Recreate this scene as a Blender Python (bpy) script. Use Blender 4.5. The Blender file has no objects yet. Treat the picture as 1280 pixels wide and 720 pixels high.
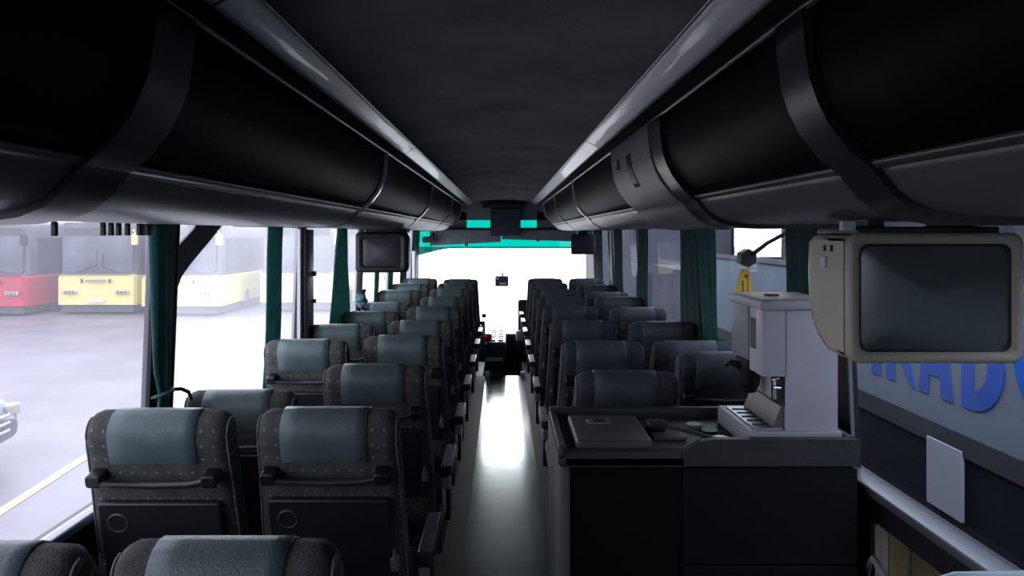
import bpy, math, random
from mathutils import Vector, Matrix
random.seed(7)
C = bpy.context.scene.collection
PI = math.pi
EYE = 1.62          # eye height over the aisle floor
XL, XR = -1.20, 1.18  # inner faces of the side walls
sin, cos = math.sin, math.cos

# ------------------------------------------------------------------ materials
MATS = {}
def mat(name, col, rough=0.6, metal=0.0, var=0.0, vscale=8.0, bump=0.0, bscale=40.0, spec=0.5, emit=None, coat=0.0, stretch=None, trans=0.0):
    if name in MATS: return MATS[name]
    m = bpy.data.materials.new(name); m.use_nodes = True
    nt = m.node_tree; b = nt.nodes['Principled BSDF']
    c4 = (col[0], col[1], col[2], 1)
    b.inputs['Base Color'].default_value = c4
    b.inputs['Roughness'].default_value = rough
    b.inputs['Metallic'].default_value = metal
    b.inputs['Specular IOR Level'].default_value = spec
    b.inputs['Coat Weight'].default_value = coat
    if emit:
        b.inputs['Emission Color'].default_value = (*emit[:3], 1); b.inputs['Emission Strength'].default_value = emit[3]
    tc = nt.nodes.new('ShaderNodeTexCoord')
    src = tc.outputs['Object']
    if stretch:
        mp = nt.nodes.new('ShaderNodeMapping'); mp.inputs['Scale'].default_value = stretch
        nt.links.new(src, mp.inputs['Vector']); src = mp.outputs['Vector']
    nz = nt.nodes.new('ShaderNodeTexNoise'); nz.inputs['Scale'].default_value = vscale; nz.inputs['Detail'].default_value = 5
    nt.links.new(src, nz.inputs['Vector'])
    rp = nt.nodes.new('ShaderNodeValToRGB')
    v = max(var, 0.04)
    rp.color_ramp.elements[0].position = 0.3; rp.color_ramp.elements[1].position = 0.7
    rp.color_ramp.elements[0].color = (*[max(0, x*(1-v)) for x in col], 1)
    rp.color_ramp.elements[1].color = (*[min(1, x*(1+v)) for x in col], 1)
    nt.links.new(nz.outputs['Fac'], rp.inputs['Fac']); nt.links.new(rp.outputs['Color'], b.inputs['Base Color'])
    if bump:
        n2 = nt.nodes.new('ShaderNodeTexNoise'); n2.inputs['Scale'].default_value = bscale; n2.inputs['Detail'].default_value = 3
        nt.links.new(src, n2.inputs['Vector'])
        bp = nt.nodes.new('ShaderNodeBump'); bp.inputs['Strength'].default_value = bump; bp.inputs['Distance'].default_value = 0.02
        nt.links.new(n2.outputs['Fac'], bp.inputs['Height']); nt.links.new(bp.outputs['Normal'], b.inputs['Normal'])
    if trans:
        tl = nt.nodes.new('ShaderNodeBsdfTranslucent'); mx = nt.nodes.new('ShaderNodeMixShader'); mx.inputs['Fac'].default_value = trans
        nt.links.new(rp.outputs['Color'], tl.inputs['Color'])
        nt.links.new(b.outputs[0], mx.inputs[1]); nt.links.new(tl.outputs[0], mx.inputs[2]); nt.links.new(mx.outputs[0], nt.nodes['Material Output'].inputs['Surface'])
    MATS[name] = m
    return m

def glass_mat(name, tint, haze=0.0, gloss=0.06, hazecol=(0.9, 0.9, 1)):
    m = bpy.data.materials.new(name); m.use_nodes = True; nt = m.node_tree; N = nt.nodes
    for n in list(N): N.remove(n)
    out = N.new('ShaderNodeOutputMaterial'); tr = N.new('ShaderNodeBsdfTransparent'); tr.inputs['Color'].default_value = (*tint, 1)
    last = tr.outputs[0]
    if haze:
        tl = N.new('ShaderNodeBsdfTranslucent'); tl.inputs['Color'].default_value = (*hazecol, 1)
        mx = N.new('ShaderNodeMixShader')
        nz = N.new('ShaderNodeTexNoise'); nz.inputs['Scale'].default_value = 1.0
        tc = N.new('ShaderNodeTexCoord'); nt.links.new(tc.outputs['Object'], nz.inputs['Vector'])
        mr = N.new('ShaderNodeMapRange'); mr.inputs['To Min'].default_value = haze*0.6; mr.inputs['To Max'].default_value = haze*1.4
        nt.links.new(nz.outputs['Fac'], mr.inputs['Value']); nt.links.new(mr.outputs['Result'], mx.inputs['Fac'])
        nt.links.new(last, mx.inputs[1]); nt.links.new(tl.outputs[0], mx.inputs[2]); last = mx.outputs[0]
    gl = N.new('ShaderNodeBsdfGlossy'); gl.inputs['Roughness'].default_value = 0.02
    mx2 = N.new('ShaderNodeMixShader'); mx2.inputs['Fac'].default_value = gloss
    nt.links.new(last, mx2.inputs[1]); nt.links.new(gl.outputs[0], mx2.inputs[2])
    nt.links.new(mx2.outputs[0], out.inputs['Surface'])
    return m

def dots_mat(name, col, dotcol, pitch=0.042):
    """woven seat fabric with pale woven studs on a grid"""
    m = mat(name, col, 0.92, 0, 0.25, 30, 0.4, 260, spec=0.2)
    nt = m.node_tree; N = nt.nodes; L = nt.links; b = N['Principled BSDF']
    base = b.inputs['Base Color'].links[0].from_socket
    tc = N.new('ShaderNodeTexCoord'); sp = N.new('ShaderNodeSeparateXYZ'); L.new(tc.outputs['Object'], sp.inputs[0])
    def M(op, a, bb=None):
        n = N.new('ShaderNodeMath'); n.operation = op
        for i, v in enumerate((a, bb)):
            if v is None: continue
            if isinstance(v, (int, float)): n.inputs[i].default_value = v
            else: L.new(v, n.inputs[i])
        return n.outputs[0]
    fx = M('SUBTRACT', M('FRACT', M('DIVIDE', M('ADD', sp.outputs[0], 10.0), pitch*0.8)), 0.5)
    fz = M('SUBTRACT', M('FRACT', M('DIVIDE', M('ADD', sp.outputs[2], 10.0), pitch)), 0.5)
    d = M('SQRT', M('ADD', M('MULTIPLY', fx, fx), M('MULTIPLY', fz, fz)))
    k = M('LESS_THAN', d, 0.11)
    mx = N.new('ShaderNodeMix'); mx.data_type = 'RGBA'
    L.new(k, mx.inputs[0]); L.new(base, mx.inputs[6]); mx.inputs[7].default_value = (*dotcol, 1)
    L.new(mx.outputs[2], b.inputs['Base Color'])
    return m

black = mat('black_plastic', (0.008, 0.008, 0.010), 0.45, bump=0.1)
blackgloss = mat('black_gloss_panel', (0.0025, 0.0025, 0.0025), 0.5, spec=0.04)
darkgrey = mat('dark_grey_plastic', (0.03, 0.032, 0.036), 0.5, bump=0.15, bscale=120)
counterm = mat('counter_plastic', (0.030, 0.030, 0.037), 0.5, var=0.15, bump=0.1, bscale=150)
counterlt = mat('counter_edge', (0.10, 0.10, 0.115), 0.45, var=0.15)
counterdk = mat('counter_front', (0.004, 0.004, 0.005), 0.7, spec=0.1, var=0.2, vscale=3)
rackbelly = mat('rack_belly', (0.15, 0.14, 0.145), 0.36, bump=0.05, bscale=200)
racktrim = mat('rack_trim', (0.03, 0.03, 0.022), 0.35)
bright = mat('brushed_metal', (0.42, 0.43, 0.45), 0.3, 0.8)
dullmetal = mat('dull_metal', (0.30, 0.31, 0.34), 0.35, 0.6)
wallm = mat('wall_lining', (0.012, 0.012, 0.014), 0.7, bump=0.2)
ceilm = mat('ceiling_carpet', (0.25, 0.255, 0.245), 0.95, var=0.25, vscale=3, bump=0.15, bscale=160, spec=0.1)
stripm = mat('light_cover', (0.85, 0.85, 0.90), 0.33, spec=1.0, coat=0.35)
pillarm = mat('pillar_lining', (0.015, 0.015, 0.022), 0.6)
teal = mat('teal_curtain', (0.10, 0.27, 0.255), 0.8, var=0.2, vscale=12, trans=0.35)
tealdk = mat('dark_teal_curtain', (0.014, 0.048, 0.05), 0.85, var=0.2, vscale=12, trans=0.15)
tealhead = mat('teal_leatherette', (0.088, 0.130, 0.137), 0.45, var=0.12, vscale=20, bump=0.15, bscale=200)
tealheadB = mat('shaded_headrest_cloth', (0.07, 0.082, 0.098), 0.6, var=0.12, vscale=20, bump=0.15, bscale=200)  # headrest of the right seats, backlit shade put into the colour
fabric = dots_mat('studded_fabric', (0.088, 0.088, 0.088), (0.21, 0.22, 0.22))
fabricB = mat('shaded_seat_cloth', (0.060, 0.067, 0.082), 0.9, var=0.25, vscale=25, bump=0.3, bscale=250, spec=0.2)  # right seats match the left ones; darker colour holds their backlit shade
cushm = mat('seat_cloth', (0.022, 0.024, 0.028), 0.95, var=0.2, vscale=20, spec=0.1)
sidem = mat('seat_side_cloth', (0.014, 0.015, 0.018), 0.95, var=0.2, vscale=20, spec=0.1)
pipem = mat('grey_piping', (0.16, 0.17, 0.18), 0.6)
traym = mat('tray_plastic', (0.016, 0.017, 0.022), 0.42, var=0.2, vscale=6, bump=0.05, bscale=200)
handm = mat('handle_plastic', (0.025, 0.027, 0.033), 0.35)
cream = mat('cream_plastic', (0.42, 0.40, 0.315), 0.42, var=0.08, vscale=3)
screen = mat('tube_screen', (0.055, 0.068, 0.066), 0.14, spec=0.7)
screenfar = mat('far_screen', (0.045, 0.045, 0.055), 0.25)
machine = mat('machine_white', (0.47, 0.46, 0.53), 0.45, var=0.05)
machinetop = mat('machine_top', (0.42, 0.36, 0.36), 0.5, var=0.3, vscale=10)
machinegrey = mat('machine_grey', (0.22, 0.225, 0.26), 0.5)
yellowtag = mat('yellow_tag', (0.72, 0.50, 0.06), 0.5, var=0.1)
tagmark = mat('tag_print', (0.25, 0.06, 0.10), 0.5)
whiteplastic = mat('white_plastic', (0.62, 0.63, 0.66), 0.5)

# ------------------------------------------------------------------ mesh builder
class MB:
    def __init__(s): s.v = []; s.f = []; s.sm = []
    def add(s, vs, fs, smooth=False):
        n = len(s.v); s.v += [tuple(v) for v in vs]
        for f in fs: s.f.append(tuple(i+n for i in f)); s.sm.append(smooth)
        return s
    def box(s, x0, x1, y0, y1, z0, z1):
        vs = [(x, y, z) for z in (z0, z1) for y in (y0, y1) for x in (x0, x1)]
        return s.add(vs, [(0,2,3,1),(4,5,7,6),(0,1,5,4),(2,6,7,3),(0,4,6,2),(1,3,7,5)])
    def rbox(s, x0, x1, y0, y1, z0, z1, r=0.01, n=4, axis='z'):
        """box with rounded edges along one axis and softened caps"""
        A = {'z': ((x0,x1),(y0,y1),(z0,z1)), 'y': ((x0,x1),(z0,z1),(y0,y1)), 'x': ((y0,y1),(z0,z1),(x0,x1))}[axis]
        (a0,a1),(b0,b1),(c0,c1) = A
        r = min(r, (a1-a0)/2.01, (b1-b0)/2.01, (c1-c0)/2.01)
        rings = []
        q = r*0.45
        for inset, c in ((q, c0), (q*0.3, c0+q*0.3), (0, c0+q), (0, c1-q), (q*0.3, c1-q*0.3), (q, c1)):
            ring = []
            for cx, cy, st in ((a1-r, b1-r, 0), (a0+r, b1-r, 1), (a0+r, b0+r, 2), (a1-r, b0+r, 3)):
                for k in range(n+1):
                    t = (st + k/n)*PI/2
                    u, w = cx+(r-inset)*cos(t), cy+(r-inset)*sin(t)
                    ring.append({'z': (u,w,c), 'y': (u,c,w), 'x': (c,u,w)}[axis])
            rings.append(ring)
        return s.loft(rings, True, True)
    def loft(s, rings, caps=True, smooth=True, closed=True):
        m = len(rings[0]); vs = [p for r in rings for p in r]; fs = []
        for i in range(len(rings)-1):
            for j in range(m if closed else m-1):
                k = (j+1) % m
                fs.append((i*m+j, i*m+k, (i+1)*m+k, (i+1)*m+j))
        s.add(vs, fs, smooth)
        if caps and closed:
            s.add(rings[0], [tuple(reversed(range(m)))]); s.add(rings[-1], [tuple(range(m))])
        return s
    def tube(s, pts, r, n=8):
        pts = [Vector(p) for p in pts]; rings = []
        up = Vector((0, 0, 1))
        for i, p in enumerate(pts):
            d = (pts[min(i+1, len(pts)-1)] - pts[max(i-1, 0)]).normalized()
            a = d.cross(up)
            if a.length < 0.1: a = d.cross(Vector((1, 0, 0)))
            a.normalize(); b = d.cross(a)
            rr = r[i] if isinstance(r, (list, tuple)) else r
            rings.append([p + a*rr*cos(2*PI*k/n) + b*rr*sin(2*PI*k/n) for k in range(n)])
        return s.loft(rings, True, True)
    def disc(s, c, r, axis='y', t=0.004, n=20):
        c = Vector(c); d = {'x': Vector((1,0,0)), 'y': Vector((0,1,0)), 'z': Vector((0,0,1))}[axis]
        return s.tube([c-d*t/2, c+d*t/2], r, n)
    def prism(s, poly, axis, a, b):
        """poly is a 2D polygon extruded from a to b along an axis"""
        def P(u, w, c): return {'x': (c,u,w), 'y': (u,c,w), 'z': (u,w,c)}[axis]
        return s.loft([[P(u, w, a) for u, w in poly], [P(u, w, b) for u, w in poly]], True, False)
    def build(s, name, m, parent=None, loc=None, bevel=0):
        me = bpy.data.meshes.new(name); me.from_pydata(s.v, [], s.f)
        me.polygons.foreach_set('use_smooth', s.sm); me.materials.append(m)
        import bmesh
        bm = bmesh.new(); bm.from_mesh(me); bmesh.ops.recalc_face_normals(bm, faces=bm.faces); bm.to_mesh(me); bm.free()
        me.update()
        o = bpy.data.objects.new(name, me); C.objects.link(o)
        if loc: o.location = loc
        if parent: o.parent = parent
        if bevel:
            md = o.modifiers.new('Bevel', 'BEVEL'); md.width = bevel; md.segments = 2; md.limit_method = 'ANGLE'
        return o

def thing(name, label, cat, loc=(0,0,0), rz=0, group=None):
    o = bpy.data.objects.new(name, None); C.objects.link(o); o.empty_display_size = 0.1
    o.location = loc; o.rotation_euler = (0, 0, rz); o['label'] = label; o['category'] = cat
    if group: o['group'] = group
    return o
def tag(o, label, cat, group=None):
    o['label'] = label; o['category'] = cat
    if group: o['group'] = group
    return o
def struct(o, label=None, cat=None):
    o['kind'] = 'structure'
    if label: o['label'] = label
    if cat: o['category'] = cat
    return o
def copy_tree(o, parent=None):
    c = o.copy(); C.objects.link(c); c.parent = parent
    for ch in list(o.children): copy_tree(ch, c)
    return c
def H(h): return EYE + h
def wx(side, z):
    """inner face of the side wall: it leans in a little above the sill"""
    lean = 0.04*max(0, z-0.82)
    return XL+lean if side < 0 else XR-lean

# ------------------------------------------------------------------ setting
o = struct(MB().box(-1.26, -0.205, -1.3, 8.15, -0.06, 0.0).box(0.225, 1.24, -1.3, 8.15, -0.06, 0.0).build('floor', mat('floor_dark', (0.006, 0.007, 0.008), 0.6)), 'dark coach floor under the seats', 'floor')
aisle = mat('aisle_vinyl', (0.07, 0.125, 0.125), 0.20, var=0.35, vscale=5, bump=0.05, bscale=18, spec=1.0, coat=1.0)
aisle.node_tree.nodes['Principled BSDF'].inputs['Coat Roughness'].default_value = 0.17
aisle.node_tree.nodes['Principled BSDF'].inputs['Coat IOR'].default_value = 1.8
struct(MB().box(-0.205, 0.225, -1.3, 8.15, -0.06, 0.004).build('floor', aisle), 'worn grey green vinyl strip along the aisle', 'floor')
struct(MB().box(-1.26, 1.24, 8.15, 10.1, -0.42, -0.36).box(-1.26, 1.24, 8.13, 8.15, -0.36, -0.06).box(-1.26, -0.24, 8.15, 9.05, -0.36, 0.0).box(0.22, 1.24, 8.15, 9.05, -0.36, 0.0).build('floor', mat('front_floor', (0.06, 0.065, 0.07), 0.5)), 'lower floor of the driver area', 'floor')
for x0, x1 in ((-0.215, -0.165), (0.185, 0.235)):
    struct(MB().rbox(x0, x1, 8.05, 8.14, 0.005, 0.06, 0.01).build('trim_5', whiteplastic), 'pale corner piece at the aisle step', 'trim')

# ceiling with slack wrinkles
mb = MB(); nx, ny = 24, 260; vs = []; fs = []
for j in range(ny+1):
    y = -1.3 + 11.05*j/ny
    for i in range(nx+1):
        u = i/nx; x = -0.43 + 0.80*u
        e = sin(PI*u)
        w = 0.007*sin(y*5.1+2*sin(x*6)) + 0.006*sin(y*11.3+3*x+1) + 0.005*sin(y*7.7-5*x)
        vs.append((x, y, 2.022 + 0.03*e + w*e))
for j in range(ny):
    for i in range(nx):
        a = j*(nx+1)+i; fs.append((a, a+1, a+nx+2, a+nx+1))
mb.add(vs, fs, True)
struct(mb.build('ceiling', ceilm), 'slack dark carpet ceiling lining', 'ceiling')
struct(MB().box(-1.26, 1.24, -1.3, 10.1, 2.10, 2.14).build('ceiling', black), 'coach roof above the lining', 'ceiling')
struct(MB().box(-1.26, 1.24, -1.34, -1.3, -0.06, 2.12).build('wall_back', wallm), 'rear wall', 'wall')

PANES = {-1: [(-1.2, 2.42), (2.575, 4.13), (4.23, 5.85), (6.0, 7.45), (7.6, 9.35)],
          1: [(-1.2, 2.44), (2.62, 4.35), (4.55, 6.1), (6.25, 7.8), (7.95, 9.35)]}
ZS, ZT = 0.82, 1.74
sill_h = {-1: 0.805, 1: 0.82}
def wall_slab(mb, side, y0, y1, z0, z1, t=0.05):
    s = side
    a = wx(s, z0); b = wx(s, z1)
    vs = [(a, y0, z0), (a, y1, z0), (a+s*t, y1, z0), (a+s*t, y0, z0), (b, y0, z1), (b, y1, z1), (b+s*t, y1, z1), (b+s*t, y0, z1)]
    mb.add(vs, [(0,1,2,3),(4,5,6,7),(0,1,5,4),(1,2,6,5),(2,3,7,6),(3,0,4,7)])
wn = 1
clearside = glass_mat('side_glass', (0.80, 0.82, 0.84), 0.24, 0.04)
rearside = glass_mat('rear_side_glass', (0.50, 0.49, 0.53), 0.10, 0.04, (0.85, 0.85, 1))
rightglass = glass_mat('right_side_glass', (0.44, 0.48, 0.53), 0.0, 0.05)
for side, nm in ((-1, 'wall_left'), (1, 'wall_right')):
    mb = MB()
    sh = sill_h[side]
    if side < 0:
        wall_slab(mb, side, -1.3, 10.0, -0.4, sh)
    else:   # opening for the glazed rear door
        wall_slab(mb, side, -1.3, 0.9, -0.4, sh); wall_slab(mb, side, 2.30, 10.0, -0.4, sh)
        wall_slab(mb, side, 0.9, 2.30, 0.70, sh); wall_slab(mb, side, 0.9, 2.30, -0.4, 0.02)
    wall_slab(mb, side, -1.3, 10.0, ZT, 2.12)
    ys = [-1.3] + [v for p in PANES[side] for v in p] + [10.0]
    for k in range(0, len(ys), 2):
        wall_slab(mb, side, ys[k], ys[k+1], sh, ZT, 0.03)
    if side < 0:   # slanted brace running up from the rear pillar
        poly = [(2.50, 1.28), (2.555, 1.312), (2.575, 1.40), (2.63, 1.462), (2.70, 1.502), (2.76, 1.531), (2.88, 1.588), (2.994, 1.645), (3.03, 1.68), (2.78, 1.68), (2.743, 1.638), (2.607, 1.574), (2.50, 1.56)]
        mb.prism(poly, 'x', XL-0.008, XL+0.024)
    ob = struct(mb.build(nm, pillarm), 'dark side wall and window pillars', 'wall')
    for k, (y0, y1) in enumerate(PANES[side]):
        w = MB(); xa, xb = wx(side, sh)+side*0.014, wx(side, ZT)+side*0.014
        w.add([(xa, y0, sh), (xa, y1, sh), (xb, y1, ZT), (xb, y0, ZT)], [(0,1,2,3)])
        g = (rearside if k == 0 else clearside) if side < 0 else rightglass
        win = struct(w.build('window_%d' % wn, g), '%s side window pane' % ('left' if side < 0 else 'right'), 'window'); wn += 1
        fr = MB()
        for (ya, yb) in ((y0, y0+0.012), (y1-0.012, y1)):
            for t in (0,):
                a, b = wx(side, sh)-side*0.004, wx(side, ZT)-side*0.004
                fr.add([(a, ya, sh), (a, yb, sh), (b, yb, ZT), (b, ya, ZT), (a+side*.012, ya, sh), (a+side*.012, yb, sh), (b+side*.012, yb, ZT), (b+side*.012, ya, ZT)],
                       [(0,1,2,3),(4,5,6,7),(0,4,7,3),(1,5,6,2)])
        f = fr.build('window_frame', pillarm if side < 0 else dullmetal, win)
    # bright sill bar
    xs = wx(side, sh)
    mb = MB()
    a, b = sorted((xs-side*(0.012 if side < 0 else 0.045), xs+side*0.03))
    mb.rbox(a, b, -1.25, 9.4, sh-0.022, sh+0.006, 0.008, axis='y')
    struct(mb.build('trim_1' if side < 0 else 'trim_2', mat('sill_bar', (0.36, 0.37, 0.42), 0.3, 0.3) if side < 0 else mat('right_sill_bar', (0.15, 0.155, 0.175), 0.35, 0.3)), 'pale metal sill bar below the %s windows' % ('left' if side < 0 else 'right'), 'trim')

# front: dash wall, windscreen
tealglass = glass_mat('tinted_top_glass', (0.0, 0.052, 0.040), 0.0, 0.02)
clear = glass_mat('windscreen_glass', (0.97, 0.98, 0.97), 0.0, 0.02)
def front_y(x): return 10.0 - 0.12*(x/1.2)**2
xs = [-1.19 + 2.36*i/16 for i in range(17)]
def teal_z(x):   # the tint comes lower towards the left corner
    return 1.405 - 0.10*max(0, (-x-0.8)/0.4)
mb = MB(); mb.add([(x, front_y(x), 0.28) for x in xs] + [(x, front_y(x), teal_z(x)) for x in xs], [(i, i+1, i+18, i+17) for i in range(16)], True)
ws = struct(mb.build('window_11', clear), 'wide windscreen', 'window')
mb = MB(); mb.add([(x, front_y(x), teal_z(x)) for x in xs] + [(x, front_y(x), 1.82) for x in xs], [(i, i+1, i+18, i+17) for i in range(16)], True)
mb.build('tint_band', tealglass, ws)['label'] = 'green tinted band across the top of the windscreen'
mb = MB(); mb.box(-1.26, 1.24, 9.9, 10.1, -0.4, 0.28).box(-1.26, 1.24, 9.9, 10.1, 1.82, 2.12).box(-1.26, -1.19, 9.3, 10.05, 0.28, 1.82).box(1.17, 1.24, 9.3, 10.05, 0.28, 1.82)
struct(mb.build('wall_front', pillarm), 'front wall around the windscreen', 'wall')
mb = MB(); mb.rbox(-1.15, 1.13, 9.45, 9.88, 0.0, 0.29, 0.06)
tag(mb.build('dashboard', darkgrey), 'low dark dashboard under the windscreen', 'dashboard')
# header boards below the ceiling end
mb = MB(); mb.box(-1.16, -0.50, 9.62, 9.68, 1.655, 1.90).box(0.44, 1.14, 9.62, 9.68, 1.655, 1.90).box(-1.16, 1.14, 9.62, 9.68, 1.79, 2.09)
struct(mb.build('wall_front', mat('header_lining', (0.35, 0.38, 0.42), 0.7)), 'dark header lining above the windscreen', 'wall')
v1 = thing('sun_visor', 'left grey roller sun visor over the windscreen', 'sun visor', (-0.5, 9.55, 1.66))
visorm = mat('visor_cloth', (0.30, 0.34, 0.37), 0.8, trans=0.08)
mb = MB(); mb.add([(-0.48, 0, 0.005), (0.46, 0, 0.005), (0.46, 0, -0.16), (-0.48, 0, -0.212), (-0.48, 0.012, 0.005), (0.46, 0.012, 0.005), (0.46, 0.012, -0.16), (-0.48, 0.012, -0.212)],
       [(0,1,2,3),(4,5,6,7),(2,3,7,6),(0,3,7,4),(1,2,6,5),(0,1,5,4)]); mb.build('blind', visorm, v1)
MB().tube([(-0.48, 0.006, 0.01), (0.46, 0.006, 0.01)], 0.018).build('roller', darkgrey, v1)
MB().rbox(-0.02, 0.02, -0.01, 0.02, -0.215, -0.185, 0.006).build('pull_tab', black, v1)
v2 = thing('sun_visor', 'right grey roller sun visor over the windscreen', 'sun visor', (0.45, 9.55, 1.66))
mb = MB(); mb.add([(-0.48, 0, 0.005), (0.52, 0, 0.005), (0.52, 0, -0.155), (-0.48, 0, -0.125), (-0.48, 0.012, 0.005), (0.52, 0.012, 0.005), (0.52, 0.012, -0.155), (-0.48, 0.012, -0.125)],
       [(0,1,2,3),(4,5,6,7),(2,3,7,6),(0,3,7,4),(1,2,6,5),(0,1,5,4)]); mb.build('blind', visorm, v2)
MB().tube([(-0.48, 0.006, 0.01), (0.52, 0.006, 0.01)], 0.018).build('roller', darkgrey, v2)
MB().rbox(-0.02, 0.02, -0.01, 0.02, -0.155, -0.125, 0.006).build('pull_tab', black, v2)
hu = thing('header_console', 'dark console hanging between ceiling and sun visors', 'console', (0.02, 9.5, 2.0))
MB().rbox(-0.2, 0.2, -0.02, 0.11, -0.42, -0.06, 0.02, axis='y').build('housing', mat('header_box', (0.06, 0.08, 0.10), 0.5), hu)
MB().rbox(-0.30, 0.24, -0.06, 0.11, -0.05, 0.02, 0.01).build('shelf', darkgrey, hu)
MB().rbox(-0.34, 0.28, -0.08, -0.06, -0.005, 0.012, 0.004).build('slot', black, hu)

# windscreen post on the left, mirror, dash camera
po = thing('grab_pole', 'pale upright pole at the left edge of the windscreen', 'pole', (-1.12, 9.0, -0.36))
MB().tube([(0, 0, 0), (0, 0, 1.75)], 0.026, 10).build('pole', whiteplastic, po)
MB().tube([(0, 0, 1.34), (0.03, -0.03, 1.32), (0.05, -0.04, 1.25), (0.03, -0.03, 1.16), (0, 0, 1.14)], 0.012).build('clamp', black, po)
fm = thing('interior_mirror', 'small dark mirror on a stalk against the green tinted glass', 'mirror', (-0.98, 9.45, 1.52))
mb = MB(); mb.rbox(-0.09, 0.07, -0.015, 0.015, -0.03, 0.05, 0.02, axis='y'); mb.build('mirror_head', black, fm)
MB().tube([(0.0, 0, 0.04), (0.05, 0.1, 0.09), (0.07, 0.17, 0.16)], 0.012).build('stalk', black, fm)
MB().rbox(0.05, 0.10, -0.01, 0.02, 0.0, 0.07, 0.01, axis='y').build('side_lamp', black, fm)
dc = thing('dash_camera', 'small dark camera seen against the bright windscreen', 'camera', (-0.02, 9.85, 0.90))
MB().rbox(-0.10, 0.08, -0.04, 0.03, -0.01, 0.13, 0.02, axis='y').build('body', mat('camera_grey', (0.05, 0.05, 0.07), 0.5), dc)
MB().rbox(-0.045, 0.055, -0.05, -0.04, 0.015, 0.04, 0.005, axis='y').build('display', whiteplastic, dc)
MB().rbox(-0.095, -0.05, -0.046, -0.04, 0.085, 0.11, 0.004, axis='y').build('indicator', whiteplastic, dc)
MB().tube([(0.0, 0, 0.12), (0.0, 0.0, 0.17)], [0.006, 0.014]).build('antenna', black, dc)
MB().tube([(0.03, 0.0, 0), (0.03, 0.0, -0.60)], 0.006).build('stem', clear, dc)
# front console beside the driver
fc = thing('driver_console', 'dark console with switch rows at the front end of the aisle', 'console', (-0.10, 8.3, -0.36))
MB().rbox(-0.12, 0.125, 0, 1.12, 0, 0.70, 0.03).build('body', darkgrey, fc)
MB().rbox(-0.11, 0.115, 0.03, 1.08, 0.70, 0.715, 0.01).build('top_panel', mat('console_top', (0.35, 0.36, 0.37), 0.4), fc)
for i in range(2):
    for j in range(6):
        MB().rbox(-0.06+i*0.09, 0.0+i*0.09, 0.10+j*0.16, 0.20+j*0.16, 0.716, 0.73, 0.006).build('switch', black, fc)
for j in range(3):
    MB().rbox(-0.11, 0.09, -0.012, 0.0, 0.50-j*0.09, 0.545-j*0.09, 0.006, axis='y').build('drawer_slot', [whiteplastic, black, dullmetal][j], fc)
MB().tube([(-0.085, 0.06, 0.71), (-0.085, 0.06, 0.74), (-0.085, 0.06, 0.79), (-0.085, 0.06, 0.81)], [0.02, 0.045, 0.045, 0.02], 12).build('red_knob', mat('red_paint', (0.6, 0.02, 0.03), 0.35), fc)
t = thing('guide_seat_panel', 'dark upright partition at the right front of the aisle', 'partition', (0.34, 9.15, -0.36))
MB().rbox(-0.16, 0.1, -0.03, 0.03, 0, 1.13, 0.03, axis='y').build('panel', mat('partition_dark', (0.03, 0.03, 0.038), 0.7), t)
MB().rbox(-0.19, -0.08, -0.14, -0.03, 0.62, 0.75, 0.02).build('ticket_box', whiteplastic, t)

# ------------------------------------------------------------------ ceiling light covers
def strip(side, y0, y1, label):
    a = (-0.415, H(0.40)) if side < 0 else (0.355, H(0.40))
    b = (-0.472, H(0.366)) if side < 0 else (0.425, H(0.366))
    t = thing('ceiling_light', label, 'ceiling light', (0, y0, 0), group='long light covers beside the ceiling lining')
    L = y1-y0-0.012
    n = 5; prof = []
    for i in range(n+1):
        u = i/n; prof.append((a[0]+(b[0]-a[0])*u, a[1]+(b[1]-a[1])*u - 0.0015*sin(PI*u)))
    prof2 = [(p[0], p[1]+0.02) for p in reversed(prof)]
    mb = MB(); P = prof+prof2
    mb.loft([[(x, y, z) for x, z in P] for y in (0, L)], True, True); mb.build('diffuser', stripm, t)
    s = 1 if side > 0 else -1
    mb = MB(); mb.tube([(a[0]-s*0.002, 0, a[1]-0.001), (a[0]-s*0.002, L, a[1]-0.001)], 0.004, 6); mb.build('edge_rail', bright, t)
    mb = MB(); mb.loft([[(x, y, z+0.003) for x, z in P] for y in (L, L+0.012)], True, False); mb.build('end_joint', racktrim, t)
ordn = ['nearest', 'second', 'third', 'fourth', 'farthest']
for side in (-1, 1):
    ys = [-1.1, 1.17, 3.38, 5.6, 7.8, 9.6] if side < 0 else [-1.1, 1.05, 3.14, 5.35, 7.6, 9.6]
    for k in range(5):
        strip(side, ys[k], ys[k+1], '%s pale light cover along the %s edge of the ceiling' % (ordn[k], 'left' if side < 0 else 'right'))

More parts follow.
